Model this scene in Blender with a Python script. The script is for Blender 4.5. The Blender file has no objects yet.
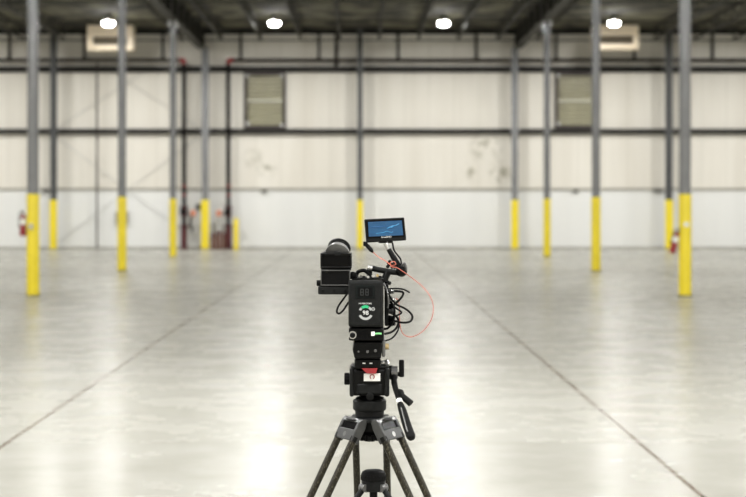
import bpy, bmesh, math, random
from mathutils import Vector, Matrix
random.seed(7)
PI = math.pi
sc = bpy.context.scene
COL = sc.collection

# ------------------------------------------------------------------ camera frame helper
F = 1740.0            # focal length in pixels of the 746 px wide frame
VX, VY, EYE = 359.5, 205.0, 1.70


def at(px, py, Y):
    """world point seen at (px,py) when it stands Y metres away"""
    return Vector(((px - VX) * Y / F, Y, EYE + (VY - py) * Y / F))


# ------------------------------------------------------------------ materials
def nodes_of(m):
    m.use_nodes = True
    nt = m.node_tree
    b = nt.nodes.get('Principled BSDF')
    return nt, nt.nodes, nt.links, b


def mat(name, col, rough=0.5, metal=0.0, var=0.12, scale=30.0, bump=0.0, spec=None, coat=0.0, rvar=0.0):
    m = bpy.data.materials.new(name)
    nt, N, L, b = nodes_of(m)
    tc = N.new('ShaderNodeTexCoord')
    nz = N.new('ShaderNodeTexNoise')
    nz.inputs['Scale'].default_value = scale
    nz.inputs['Detail'].default_value = 4
    L.new(tc.outputs['Object'], nz.inputs['Vector'])
    cr = N.new('ShaderNodeValToRGB')
    c0 = [max(0, c * (1 - var)) for c in col]
    c1 = [min(1, c * (1 + var)) for c in col]
    cr.color_ramp.elements[0].position = 0.3
    cr.color_ramp.elements[1].position = 0.7
    cr.color_ramp.elements[0].color = (*c0, 1)
    cr.color_ramp.elements[1].color = (*c1, 1)
    L.new(nz.outputs['Fac'], cr.inputs['Fac'])
    L.new(cr.outputs['Color'], b.inputs['Base Color'])
    b.inputs['Roughness'].default_value = rough
    b.inputs['Metallic'].default_value = metal
    b.inputs['Specular IOR Level'].default_value = spec if spec is not None else (0.5 if max(col) > 0.02 else 0.1)
    b.inputs['Coat Weight'].default_value = coat
    if rvar:
        mr = N.new('ShaderNodeMapRange')
        mr.inputs['To Min'].default_value = max(0, rough - rvar)
        mr.inputs['To Max'].default_value = rough + rvar
        L.new(nz.outputs['Fac'], mr.inputs['Value'])
        L.new(mr.outputs['Result'], b.inputs['Roughness'])
    if bump:
        bp = N.new('ShaderNodeBump')
        bp.inputs['Strength'].default_value = bump
        bp.inputs['Distance'].default_value = 0.002
        L.new(nz.outputs['Fac'], bp.inputs['Height'])
        L.new(bp.outputs['Normal'], b.inputs['Normal'])
    return m


def emis(name, col, strength):
    m = bpy.data.materials.new(name)
    nt, N, L, b = nodes_of(m)
    b.inputs['Base Color'].default_value = (*[min(1, c) for c in col], 1)
    b.inputs['Emission Color'].default_value = (*col, 1)
    b.inputs['Emission Strength'].default_value = strength
    return m


def math_node(N, op, a=None, b=None, use_clamp=False):
    n = N.new('ShaderNodeMath')
    n.operation = op
    n.use_clamp = use_clamp
    if a is not None:
        n.inputs[0].default_value = a
    if b is not None:
        n.inputs[1].default_value = b
    return n


def floor_material():
    m = bpy.data.materials.new('polished_concrete')
    nt, N, L, b = nodes_of(m)
    geo = N.new('ShaderNodeNewGeometry')
    sep = N.new('ShaderNodeSeparateXYZ')
    L.new(geo.outputs['Position'], sep.inputs[0])

    def noise(scale, detail, rough, stretch=(1, 1, 1)):
        mp = N.new('ShaderNodeMapping')
        mp.inputs['Scale'].default_value = stretch
        L.new(geo.outputs['Position'], mp.inputs['Vector'])
        n = N.new('ShaderNodeTexNoise')
        n.inputs['Scale'].default_value = scale
        n.inputs['Detail'].default_value = detail
        n.inputs['Roughness'].default_value = rough
        L.new(mp.outputs['Vector'], n.inputs['Vector'])
        return n
    big = noise(0.22, 5, 0.6)
    mid = noise(1.3, 8, 0.65)
    fine = noise(9, 6, 0.7)
    r1 = N.new('ShaderNodeValToRGB')
    r1.color_ramp.elements[0].position = 0.3
    r1.color_ramp.elements[1].position = 0.72
    r1.color_ramp.elements[0].color = (0.303, 0.296, 0.254, 1)
    r1.color_ramp.elements[1].color = (0.395, 0.39, 0.356, 1)
    mixf = N.new('ShaderNodeMix')
    mixf.inputs[0].default_value = 0.5
    L.new(big.outputs['Fac'], mixf.inputs[2])
    L.new(mid.outputs['Fac'], mixf.inputs[3])
    L.new(mixf.outputs[0], r1.inputs['Fac'])
    # dark scuffs
    sc_ = noise(0.9, 7, 0.72, (0.7, 0.45, 1))
    rs = N.new('ShaderNodeValToRGB')
    rs.color_ramp.elements[0].position = 0.60
    rs.color_ramp.elements[1].position = 0.78
    rs.color_ramp.elements[0].color = (0, 0, 0, 1)
    rs.color_ramp.elements[1].color = (1, 1, 1, 1)
    L.new(sc_.outputs['Fac'], rs.inputs['Fac'])
    mul = math_node(N, 'MULTIPLY', b=0.42)
    L.new(rs.outputs['Color'], mul.inputs[0])
    mx = N.new('ShaderNodeMix')
    mx.data_type = 'RGBA'
    mx.inputs[7].default_value = (0.19, 0.18, 0.155, 1)
    L.new(mul.outputs[0], mx.inputs[0])
    L.new(r1.outputs['Color'], mx.inputs[6])
    # sawn joints: lengthwise and crosswise
    last = None

    def line(src, pos, half, wob=0.0):
        nonlocal last
        s = math_node(N, 'SUBTRACT', b=pos)
        if wob:
            w = math_node(N, 'MULTIPLY_ADD', b=wob)
            L.new(mid.outputs['Fac'], w.inputs[0])
            w.inputs[2].default_value = -wob * 0.5
            a0 = math_node(N, 'ADD')
            L.new(src, a0.inputs[0])
            L.new(w.outputs[0], a0.inputs[1])
            src = a0.outputs[0]
        L.new(src, s.inputs[0])
        a = math_node(N, 'ABSOLUTE')
        L.new(s.outputs[0], a.inputs[0])
        c = math_node(N, 'LESS_THAN', b=half)
        L.new(a.outputs[0], c.inputs[0])
        if last is None:
            last = c.outputs[0]
        else:
            mxx = math_node(N, 'MAXIMUM')
            L.new(last, mxx.inputs[0])
            L.new(c.outputs[0], mxx.inputs[1])
            last = mxx.outputs[0]
    line(sep.outputs[0], -2.52, 0.016, 0.03)
    line(sep.outputs[0], 2.0, 0.017, 0.03)
    strong = last
    last = None
    for yy in (12.45, 18.6, 24.8, 31.0, 37.2, 43.4, 49.6, 55.8, 62.0):
        line(sep.outputs[1], yy, 0.008, 0.03)
    for xx in (7.6, -7.9, 12.6, -13.0):
        line(sep.outputs[0], xx, 0.008, 0.03)
    faint = math_node(N, 'MULTIPLY', b=0.35)
    L.new(last, faint.inputs[0])
    st = math_node(N, 'MULTIPLY', b=0.92)
    L.new(strong, st.inputs[0])
    jn = math_node(N, 'MAXIMUM')
    L.new(faint.outputs[0], jn.inputs[0])
    L.new(st.outputs[0], jn.inputs[1])
    mj = N.new('ShaderNodeMix')
    mj.data_type = 'RGBA'
    mj.inputs[7].default_value = (0.095, 0.068, 0.043, 1)
    L.new(jn.outputs[0], mj.inputs[0])
    L.new(mx.outputs[2], mj.inputs[6])
    L.new(mj.outputs[2], b.inputs['Base Color'])
    # polish: the slab before the cross joint is glossier
    near = math_node(N, 'LESS_THAN', b=12.45)
    L.new(sep.outputs[1], near.inputs[0])
    mr = N.new('ShaderNodeMapRange')
    mr.inputs['From Min'].default_value = 0.3
    mr.inputs['From Max'].default_value = 0.7
    mr.inputs['To Min'].default_value = 0.21
    mr.inputs['To Max'].default_value = 0.33
    L.new(mid.outputs['Fac'], mr.inputs['Value'])
    sb = math_node(N, 'MULTIPLY_ADD', b=-0.03)
    L.new(near.outputs[0], sb.inputs[0])
    L.new(mr.outputs['Result'], sb.inputs[2])
    L.new(sb.outputs[0], b.inputs['Roughness'])
    bp = N.new('ShaderNodeBump')
    bp.inputs['Strength'].default_value = 0.05
    bp.inputs['Distance'].default_value = 0.01
    L.new(fine.outputs['Fac'], bp.inputs['Height'])
    L.new(bp.outputs['Normal'], b.inputs['Normal'])
    b.inputs['Specular IOR Level'].default_value = 0.055
    return m


def wall_material(name, c_lo, c_hi, period, depth, stains=(), dark=(0.3, 0.28, 0.2)):
    """sheeted wall: thin vertical seams every <period> m, faint streaks, a few stains"""
    m = bpy.data.materials.new(name)
    nt, N, L, b = nodes_of(m)
    geo = N.new('ShaderNodeNewGeometry')
    sep = N.new('ShaderNodeSeparateXYZ')
    L.new(geo.outputs['Position'], sep.inputs[0])
    mp = N.new('ShaderNodeMapping')
    mp.inputs['Scale'].default_value = (1.6, 1.6, 0.12)
    L.new(geo.outputs['Position'], mp.inputs['Vector'])
    nz = N.new('ShaderNodeTexNoise')
    nz.inputs['Scale'].default_value = 1.1
    nz.inputs['Detail'].default_value = 5
    L.new(mp.outputs['Vector'], nz.inputs['Vector'])
    r = N.new('ShaderNodeValToRGB')
    r.color_ramp.elements[0].position = 0.3
    r.color_ramp.elements[1].position = 0.7
    r.color_ramp.elements[0].color = (*c_lo, 1)
    r.color_ramp.elements[1].color = (*c_hi, 1)
    L.new(nz.outputs['Fac'], r.inputs['Fac'])
    dv = math_node(N, 'DIVIDE', b=period)
    ad = math_node(N, 'ADD')
    L.new(sep.outputs[0], ad.inputs[0])
    L.new(sep.outputs[1], ad.inputs[1])
    L.new(ad.outputs[0], dv.inputs[0])
    fr = math_node(N, 'FRACT')
    L.new(dv.outputs[0], fr.inputs[0])
    lt = math_node(N, 'LESS_THAN', b=0.05)
    L.new(fr.outputs[0], lt.inputs[0])
    ml = math_node(N, 'MULTIPLY', b=depth)
    L.new(lt.outputs[0], ml.inputs[0])
    fac = ml.outputs[0]
    n2 = N.new('ShaderNodeTexNoise')
    n2.inputs['Scale'].default_value = 4.5
    n2.inputs['Detail'].default_value = 5
    L.new(geo.outputs['Position'], n2.inputs['Vector'])
    for (x, z, rad, s) in stains:
        d = N.new('ShaderNodeVectorMath')
        d.operation = 'DISTANCE'
        cx = N.new('ShaderNodeCombineXYZ')
        L.new(sep.outputs[0], cx.inputs[0])
        L.new(sep.outputs[2], cx.inputs[2])
        L.new(cx.outputs[0], d.inputs[0])
        d.inputs[1].default_value = (x, 0, z)
        mr = N.new('ShaderNodeMapRange')
        mr.inputs['From Min'].default_value = rad
        mr.inputs['From Max'].default_value = rad * 0.2
        L.new(d.outputs['Value'], mr.inputs['Value'])
        mm = math_node(N, 'MULTIPLY')
        L.new(mr.outputs['Result'], mm.inputs[0])
        rr = N.new('ShaderNodeMapRange')
        rr.inputs['From Min'].default_value = 0.47
        rr.inputs['From Max'].default_value = 0.6
        rr.inputs['To Max'].default_value = s
        L.new(n2.outputs['Fac'], rr.inputs['Value'])
        L.new(rr.outputs['Result'], mm.inputs[1])
        mxx = math_node(N, 'MAXIMUM')
        L.new(fac, mxx.inputs[0])
        L.new(mm.outputs[0], mxx.inputs[1])
        fac = mxx.outputs[0]
    mx = N.new('ShaderNodeMix')
    mx.data_type = 'RGBA'
    mx.inputs[7].default_value = (*dark, 1)
    L.new(fac, mx.inputs[0])
    L.new(r.outputs['Color'], mx.inputs[6])
    L.new(mx.outputs[2], b.inputs['Base Color'])
    b.inputs['Roughness'].default_value = 0.55
    return m


def carbon_material():
    m = bpy.data.materials.new('carbon_tube')
    nt, N, L, b = nodes_of(m)
    tc = N.new('ShaderNodeTexCoord')
    mp = N.new('ShaderNodeMapping')
    mp.inputs['Scale'].default_value = (190, 190, 75)
    L.new(tc.outputs['Object'], mp.inputs['Vector'])
    nz = N.new('ShaderNodeTexNoise')
    nz.inputs['Scale'].default_value = 1.6
    nz.inputs['Detail'].default_value = 3
    L.new(mp.outputs['Vector'], nz.inputs['Vector'])
    r = N.new('ShaderNodeValToRGB')
    r.color_ramp.elements[0].position = 0.54
    r.color_ramp.elements[1].position = 0.72
    r.color_ramp.elements[0].color = (0.011, 0.009, 0.0045, 1)
    r.color_ramp.elements[1].color = (0.11, 0.10, 0.068, 1)
    L.new(nz.outputs['Fac'], r.inputs['Fac'])
    L.new(r.outputs['Color'], b.inputs['Base Color'])
    b.inputs['Roughness'].default_value = 0.42
    b.inputs['Specular IOR Level'].default_value = 0.2
    return m


def screen_material():
    m = bpy.data.materials.new('lit_blue_screen')
    nt, N, L, b = nodes_of(m)
    tc = N.new('ShaderNodeTexCoord')
    mp = N.new('ShaderNodeMapping')
    mp.inputs['Scale'].default_value = (14, 1, 60)
    mp.inputs['Rotation'].default_value = (0, 0.25, 0)
    L.new(tc.outputs['Object'], mp.inputs['Vector'])
    nz = N.new('ShaderNodeTexNoise')
    nz.inputs['Scale'].default_value = 1.3
    nz.inputs['Detail'].default_value = 3
    L.new(mp.outputs['Vector'], nz.inputs['Vector'])
    r = N.new('ShaderNodeValToRGB')
    r.color_ramp.elements[0].position = 0.35
    r.color_ramp.elements[1].position = 0.8
    r.color_ramp.elements[0].color = (0.003, 0.075, 0.20, 1)
    r.color_ramp.elements[1].color = (0.012, 0.13, 0.29, 1)
    L.new(nz.outputs['Fac'], r.inputs['Fac'])
    L.new(r.outputs['Color'], b.inputs['Emission Color'])
    b.inputs['Emission Strength'].default_value = 0.95
    b.inputs['Base Color'].default_value = (0.005, 0.01, 0.015, 1)
    b.inputs['Roughness'].default_value = 0.15
    return m


def roof_material():
    m = bpy.data.materials.new('roof_blanket')
    nt, N, L, b = nodes_of(m)
    geo = N.new('ShaderNodeNewGeometry')
    nz = N.new('ShaderNodeTexNoise')
    nz.inputs['Scale'].default_value = 1.1
    nz.inputs['Detail'].default_value = 3
    L.new(geo.outputs['Position'], nz.inputs['Vector'])
    r = N.new('ShaderNodeValToRGB')
    r.color_ramp.elements[0].position = 0.40
    r.color_ramp.elements[1].position = 0.62
    r.color_ramp.elements[0].color = (0.014, 0.013, 0.009, 1)
    r.color_ramp.elements[1].color = (0.155, 0.146, 0.095, 1)
    L.new(nz.outputs['Fac'], r.inputs['Fac'])
    L.new(r.outputs['Color'], b.inputs['Base Color'])
    b.inputs['Roughness'].default_value = 0.85
    return m


M = {}
M['floor'] = floor_material()
M['wall_up'] = wall_material('beige_insulation_facing', (0.71, 0.675, 0.60), (0.80, 0.77, 0.70), 0.96, 0.16,
                             stains=((4.9, 3.95, 0.75, 0.8), (5.45, 2.95, 0.55, 0.9), (4.3, 3.0, 0.4, 0.7),
                                     (-3.6, 3.05, 0.45, 0.8), (-4.1, 3.5, 0.5, 0.5)))
M['wall_low'] = wall_material('white_liner_panel', (0.78, 0.785, 0.765), (0.82, 0.825, 0.805), 1.92, 0.015)
M['roof'] = roof_material()
M['steel'] = mat('grey_painted_steel', (0.165, 0.170, 0.178), 0.17, 0.1, 0.08, 3, 0, 1.0)
M['steel_dark'] = mat('dark_grey_steel', (0.07, 0.072, 0.073), 0.5, 0.2, 0.12, 3)
M['girt'] = mat('dark_girt_steel', (0.015, 0.0135, 0.012), 0.65, 0.0, 0.2, 2, 0, 0.25)
M['joist'] = mat('dark_joist_steel', (0.030, 0.028, 0.020), 0.7, 0.0, 0.2, 2)
M['yellow'] = mat('yellow_guard_plastic', (0.85, 0.68, 0.02), 0.38, 0, 0.05, 2)
M['pipe_black'] = mat('black_pipe', (0.010, 0.009, 0.009), 0.55, 0.0, 0.2, 3)
M['pipe_brown'] = mat('brown_sprinkler_pipe', (0.026, 0.018, 0.015), 0.6, 0.0, 0.2, 3)
M['maroon'] = mat('maroon_paint', (0.085, 0.012, 0.018), 0.5, 0, 0.2, 3)
M['red'] = mat('red_paint', (0.27, 0.010, 0.014), 0.35, 0, 0.1, 5)
M['orange_red'] = mat('orange_red_tag', (0.68, 0.26, 0.16), 0.5, 0, 0.1, 5)
M['brown'] = mat('reddish_brown_paint', (0.16, 0.065, 0.045), 0.6, 0, 0.25, 4)
M['cream'] = mat('cream_enamel', (0.82, 0.70, 0.53), 0.5, 0, 0.06, 2)
M['grille'] = mat('tan_grille', (0.20, 0.17, 0.125), 0.55, 0.1, 0.1, 6)
M['louver_frame'] = mat('brown_louver_frame', (0.045, 0.034, 0.03), 0.55, 0.1, 0.15, 3)
M['louver'] = mat('olive_louver_blades', (0.40, 0.385, 0.26), 0.5, 0.0, 0.15, 3)
M['louver_bar'] = mat('pale_louver_bar', (0.50, 0.49, 0.40), 0.5, 0.0, 0.1, 3)
M['white'] = mat('white_label', (0.80, 0.80, 0.77), 0.5, 0, 0.04, 8)
M['galv'] = mat('galvanised_metal', (0.45, 0.45, 0.44), 0.4, 0.6, 0.12, 6)
M['box_grey'] = mat('grey_electric_box', (0.10, 0.10, 0.095), 0.55, 0.1, 0.1, 6)
M['base'] = mat('grey_base_curb', (0.42, 0.41, 0.37), 0.7, 0, 0.15, 2)
M['trim'] = mat('wall_trim_angle', (0.36, 0.345, 0.30), 0.5, 0.1, 0.15, 2)
M['lamp'] = emis('lamp_bowl_glow', (1.0, 0.98, 0.94), 60.0)
M['lamp_case'] = mat('lamp_housing', (0.25, 0.25, 0.25), 0.4, 0.6, 0.1, 8)
# camera rig
M['black'] = mat('black_anodised', (0.0045, 0.0045, 0.0045), 0.36, 0, 0.25, 60, 0.1)
M['black_gloss'] = mat('black_gloss_plastic', (0.003, 0.003, 0.0035), 0.14, 0, 0.1, 40)
M['black_matte'] = mat('black_rubber', (0.0045, 0.0045, 0.0045), 0.6, 0, 0.25, 90, 0.2)
M['charcoal'] = mat('charcoal_plastic', (0.010, 0.0105, 0.0105), 0.42, 0, 0.2, 90, 0.15)
M['grey_edge'] = mat('worn_grey_edge', (0.06, 0.06, 0.058), 0.4, 0.3, 0.15, 60)
M['gunmetal'] = mat('satin_gunmetal', (0.13, 0.13, 0.13), 0.30, 0.7, 0.15, 40)
M['cast'] = mat('cast_grey_alloy', (0.055, 0.056, 0.056), 0.28, 0.6, 0.15, 50)
M['barrel'] = mat('grey_barrel_lacquer', (0.15, 0.15, 0.147), 0.25, 0.0, 0.3, 25)
M['silver'] = mat('silver_metal', (0.55, 0.55, 0.54), 0.28, 0.85, 0.1, 60)
M['carbon'] = carbon_material()
M['screen'] = screen_material()
M['lcd'] = mat('dark_display_glass', (0.006, 0.008, 0.008), 0.2, 0, 0.2, 80)
M['lcd_mark'] = mat('dim_lcd_segment', (0.026, 0.03, 0.03), 0.4, 0, 0.1, 80)
M['ink_white'] = mat('white_ink', (0.72, 0.73, 0.72), 0.5, 0, 0.03, 80)
M['ink_grey'] = mat('grey_ink', (0.36, 0.37, 0.37), 0.5, 0, 0.05, 80)
M['ink_green'] = mat('green_ink', (0.02, 0.42, 0.17), 0.4, 0, 0.05, 80)
M['green_plug'] = mat('pale_green_wire', (0.18, 0.52, 0.20), 0.45, 0, 0.05, 80)
M['cable_black'] = mat('black_cable_rubber', (0.004, 0.004, 0.004), 0.5, 0, 0.2, 80)
M['cable_red'] = mat('red_cable_sheath', (0.52, 0.13, 0.085), 0.45, 0, 0.08, 60)
M['ring_red'] = mat('red_logo_paint', (0.26, 0.014, 0.018), 0.45, 0, 0.08, 60)
M['screen_line'] = emis('screen_light_line', (0.018, 0.15, 0.30), 0.8)
M['screen_dark'] = emis('screen_dark_line', (0.004, 0.05, 0.14), 0.8)
M['brass'] = mat('brass_fitting', (0.50, 0.38, 0.20), 0.35, 0.7, 0.1, 60)


# ------------------------------------------------------------------ mesh builder
WORLD = {}           # object name -> world location of its origin


class MB:
    def __init__(s):
        s.bm = bmesh.new()

    def box(s, lo, hi, rot=None, about=None):
        lo, hi = Vector(lo), Vector(hi)
        c, d = (lo + hi) / 2, hi - lo
        mt = Matrix.Translation(c) @ Matrix.Diagonal((*d, 1))
        if rot is not None:
            p = Vector(about) if about is not None else c
            mt = Matrix.Translation(p) @ rot.to_4x4() @ Matrix.Translation(-p) @ mt
        bmesh.ops.create_cube(s.bm, size=1, matrix=mt)
        return s

    def cyl(s, a, b, r0, r1=None, n=20):
        a, b = Vector(a), Vector(b)
        r1 = r0 if r1 is None else r1
        d = b - a
        q = d.to_track_quat('Z', 'Y').to_matrix().to_4x4()
        mt = Matrix.Translation((a + b) / 2) @ q
        bmesh.ops.create_cone(s.bm, cap_ends=True, segments=n, radius1=r0, radius2=r1, depth=d.length, matrix=mt)
        return s

    def lathe(s, org, axis, prof, n=28, xdir=None):
        """prof: list of (distance along axis, radius)"""
        org, axis = Vector(org), Vector(axis).normalized()
        u = axis.orthogonal().normalized()
        if xdir is not None:
            u = (Vector(xdir) - axis * Vector(xdir).dot(axis)).normalized()
        v = axis.cross(u)
        rings = []
        for (h, r) in prof:
            if r < 1e-6:
                rings.append([s.bm.verts.new(org + axis * h)])
            else:
                rings.append([s.bm.verts.new(org + axis * h + (u * math.cos(2 * PI * k / n) + v * math.sin(2 * PI * k / n)) * r) for k in range(n)])
        for A, B in zip(rings, rings[1:]):
            for k in range(n):
                k2 = (k + 1) % n
                if len(A) == 1 and len(B) == 1:
                    continue
                if len(A) == 1:
                    s.bm.faces.new((A[0], B[k2], B[k]))
                elif len(B) == 1:
                    s.bm.faces.new((A[k], A[k2], B[0]))
                else:
                    s.bm.faces.new((A[k], A[k2], B[k2], B[k]))
        for R, flip in ((rings[0], True), (rings[-1], False)):
            if len(R) > 2:
                s.bm.faces.new(list(reversed(R)) if flip else R)
        return s

    def tube(s, pts, r, n=10, steps=8, rr=None):
        """smooth tube through pts (Catmull-Rom); rr = per-point radii"""
        P = [Vector(p) for p in pts]
        C, Rr = [], []
        if len(P) == 2 or steps <= 1:
            C, Rr = P, (rr or [r] * len(P))
        else:
            for i in range(len(P) - 1):
                p0 = P[i - 1] if i else P[0] * 2 - P[1]
                p1, p2 = P[i], P[i + 1]
                p3 = P[i + 2] if i + 2 < len(P) else P[-1] * 2 - P[-2]
                for k in range(steps):
                    t = k / steps
                    C.append(0.5 * ((2 * p1) + (p2 - p0) * t + (2 * p0 - 5 * p1 + 4 * p2 - p3) * t * t + (3 * p1 - p0 - 3 * p2 + p3) * t ** 3))
                    Rr.append(r if rr is None else rr[i] * (1 - t) + rr[i + 1] * t)
            C.append(P[-1])
            Rr.append(r if rr is None else rr[-1])
        tang = (C[1] - C[0]).normalized()
        u = tang.orthogonal().normalized()
        rings = []
        for i, c in enumerate(C):
            t = (C[min(i + 1, len(C) - 1)] - C[max(i - 1, 0)]).normalized()
            u = (u - t * u.dot(t)).normalized()
            v = t.cross(u)
            rings.append([s.bm.verts.new(c + (u * math.cos(2 * PI * k / n) + v * math.sin(2 * PI * k / n)) * Rr[i]) for k in range(n)])
        for A, B in zip(rings, rings[1:]):
            for k in range(n):
                s.bm.faces.new((A[k], A[(k + 1) % n], B[(k + 1) % n], B[k]))
        s.bm.faces.new(list(reversed(rings[0])))
        s.bm.faces.new(rings[-1])
        return s

    def prism(s, poly, vec):
        """polygon of 3-D points extruded by vec"""
        vec = Vector(vec)
        a = [s.bm.verts.new(Vector(p)) for p in poly]
        b = [s.bm.verts.new(Vector(p) + vec) for p in poly]
        n = len(a)
        s.bm.faces.new(a)
        s.bm.faces.new(list(reversed(b)))
        for k in range(n):
            s.bm.faces.new((a[(k + 1) % n], a[k], b[k], b[(k + 1) % n]))
        return s

    def arc(s, c, r0, r1, a0, a1, th, n=20):
        """flat annular sector facing -Y, angles in degrees counted from +X"""
        c = Vector(c)
        full = abs(a1 - a0) >= 359.9
        cnt = n if full else n + 1
        V = []
        for k in range(cnt):
            a = math.radians(a0 + (a1 - a0) * k / n)
            e = Vector((math.cos(a), 0, math.sin(a)))
            V.append([s.bm.verts.new(c + e * r + Vector((0, y, 0))) for r in (r0, r1) for y in (0, -th)])
        for k in range(n):
            A, B = V[k], V[(k + 1) % cnt]
            s.bm.faces.new((A[1], B[1], B[3], A[3]))
            s.bm.faces.new((A[0], A[2], B[2], B[0]))
            s.bm.faces.new((A[0], B[0], B[1], A[1]))
            s.bm.faces.new((A[2], A[3], B[3], B[2]))
        if not full:
            for A in (V[0], V[-1]):
                s.bm.faces.new((A[0], A[1], A[3], A[2]))
        return s

    def build(s, name, m, parent=None, bevel=0.0, seg=2, smooth=35):
        bm = s.bm
        bmesh.ops.recalc_face_normals(bm, faces=bm.faces)
        vs = [v.co for v in bm.verts]
        lo = Vector([min(v[i] for v in vs) for i in range(3)])
        hi = Vector([max(v[i] for v in vs) for i in range(3)])
        org = (lo + hi) / 2
        if parent is None:
            org.z = lo.z
        bmesh.ops.translate(bm, verts=bm.verts, vec=-org)
        me = bpy.data.meshes.new(name)
        bm.to_mesh(me)
        bm.free()
        me.materials.append(m)
        for p in me.polygons:
            p.use_smooth = True
        me.set_sharp_from_angle(angle=math.radians(smooth))
        o = bpy.data.objects.new(name, me)
        COL.objects.link(o)
        WORLD[o] = org
        if parent is not None:
            o.parent = parent
            o.location = org - WORLD[parent]
        else:
            o.location = org
        if bevel:
            b = o.modifiers.new('bevel', 'BEVEL')
            b.width = bevel
            b.segments = seg
            b.limit_method = 'ANGLE'
            b.angle_limit = math.radians(40)
        return o


def lettering(name, text, pos, size, m, parent, width=None):
    """raised letters on a face towards -Y, centred on pos; size = capital height"""
    cu = bpy.data.curves.new(name, 'FONT')
    cu.body = text
    cu.align_x = 'CENTER'
    cu.align_y = 'CENTER'
    cu.size = size / 0.7
    cu.extrude = 0.0003
    t = bpy.data.objects.new(name + '_curve', cu)
    COL.objects.link(t)
    dg = bpy.context.evaluated_depsgraph_get()
    dg.update()
    me = bpy.data.meshes.new_from_object(t.evaluated_get(dg))
    bpy.data.objects.remove(t)
    me.transform(Matrix.Rotation(PI / 2, 4, 'X'))
    xs = [v.co.x for v in me.vertices]
    if width:
        me.transform(Matrix.Diagonal((width / (max(xs) - min(xs)), 1, 1, 1)))
    me.materials.clear()
    me.materials.append(m)
    me.name = name
    o = bpy.data.objects.new(name, me)
    COL.objects.link(o)
    o.parent = parent
    o.location = Vector(pos) - WORLD[parent]
    WORLD[o] = Vector(pos)
    return o


def tag(o, label, cat, group=None, kind=None):
    o['label'] = label
    o['category'] = cat
    if group:
        o['group'] = group
    if kind:
        o['kind'] = kind
    return o


def thing(name, loc, label, cat, group=None):
    o = bpy.data.objects.new(name, None)
    o.empty_display_size = 0.1
    o.location = loc
    COL.objects.link(o)
    WORLD[o] = Vector(loc)
    return tag(o, label, cat, group)


def struct(o):
    o['kind'] = 'structure'
    return o


def copy_tree(o, loc=None, parent=None):
    c = o.copy()
    COL.objects.link(c)
    if parent is not None:
        c.parent = parent
    if loc is not None:
        c.location = loc
        WORLD[c] = Vector(loc)
    for ch in list(o.children):
        copy_tree(ch, None, c)
    return c


# ================================================================== SETTING
WY = 67.4                      # inner face of the far wall
XW = 30.0
YB = -14.0
RZ = 8.5
struct(MB().box((-XW, YB, -0.2), (XW, WY + 0.3, 0)).build('floor', M['floor']))
struct(MB().box((-XW, YB, RZ), (XW, WY + 0.3, RZ + 0.2)).build('ceiling', M['roof']))
w = struct(MB().box((-XW, WY, 2.28), (XW, WY + 0.25, RZ)).build('wall_back', M['wall_up']))
# white liner panels over the lower part of the same wall
lp = MB().box((-XW, WY, 0.0), (XW, WY + 0.25, 2.28)).build('liner_panel', M['wall_low'], w)
for nm, x0, x1 in (('wall_left', -XW - 0.25, -XW), ('wall_right', XW, XW + 0.25)):
    struct(MB().box((x0, YB, 0), (x1, WY + 0.25, RZ)).build(nm, M['wall_up']))
struct(MB().box((-XW - 0.25, YB - 0.25, 0), (XW + 0.25, YB, RZ)).build('wall_front', M['wall_up']))
struct(MB().box((-XW, WY - 0.03, 0), (XW, WY, 0.09)).build('baseboard_back', M['base'], None, 0.008))
tr = MB()
tr.box((-XW, WY - 0.035, 2.255), (XW, WY, 2.30)).box((-XW, WY - 0.012, 2.30), (XW, WY, 2.36))
struct(tr.build('trim_1', M['trim']))

# ------------------------------------------------------------------ wall girts and eave beam
def channel(z, h, y1, d, x0=-XW, x1=XW, t=0.02):
    mb = MB()
    mb.box((x0, y1 - d, z + h / 2 - t), (x1, y1, z + h / 2))
    mb.box((x0, y1 - d, z - h / 2), (x1, y1, z - h / 2 + t))
    mb.box((x0, y1 - d, z - h / 2 + t), (x1, y1 - d + t, z + h / 2 - t))
    return mb


tag(channel(4.55, 0.19, WY, 0.2).build('wall_girt', M['girt']),
    'long dark horizontal girt crossing the back wall at the foot of the louvers', 'beam')
tag(channel(6.95, 0.23, WY, 0.2).build('wall_girt', M['girt']),
    'long dark horizontal girt crossing the back wall along the louver tops', 'beam')
tag(channel(RZ - 0.10, 0.18, WY, 0.22).build('eave_beam', M['girt']),
    'dark eave beam where the back wall meets the roof', 'beam')

# short studs between eave beam and upper girt
SX = [(10, 3.2), (85, 0), (163, 0), (241, 0), (319, 0), (398, 0), (476, 0), (556, 0), (634, 0), (712, 0)]
for i, (px, _) in enumerate(SX):
    x = (px - VX) * WY / F
    mb = MB().box((x - 0.045, WY - 0.12, 7.37), (x + 0.045, WY - 0.1, RZ - 0.20)).box((x - 0.045, WY - 0.1, 7.37), (x - 0.03, WY, RZ - 0.20))
    mb.box((x - 0.09, WY - 0.125, 7.33), (x + 0.09, WY - 0.115, 7.41))
    tag(mb.build('wall_stud', M['girt']), 'short dark steel stud on the back wall between pipe and eave', 'stud', 'short studs under the eave')
x = (336.5 - VX) * WY / F
tag(MB().cyl((x, WY - 0.09, 7.07), (x, WY - 0.09, RZ), 0.068).lathe((x, WY - 0.09, 7.12), (0, 0, 1), [(0, 0.085), (0.1, 0.085)]).build('drop_pipe', M['pipe_brown']),
    'thick brown pipe dropping from the roof left of the central wall column', 'pipe')

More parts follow.
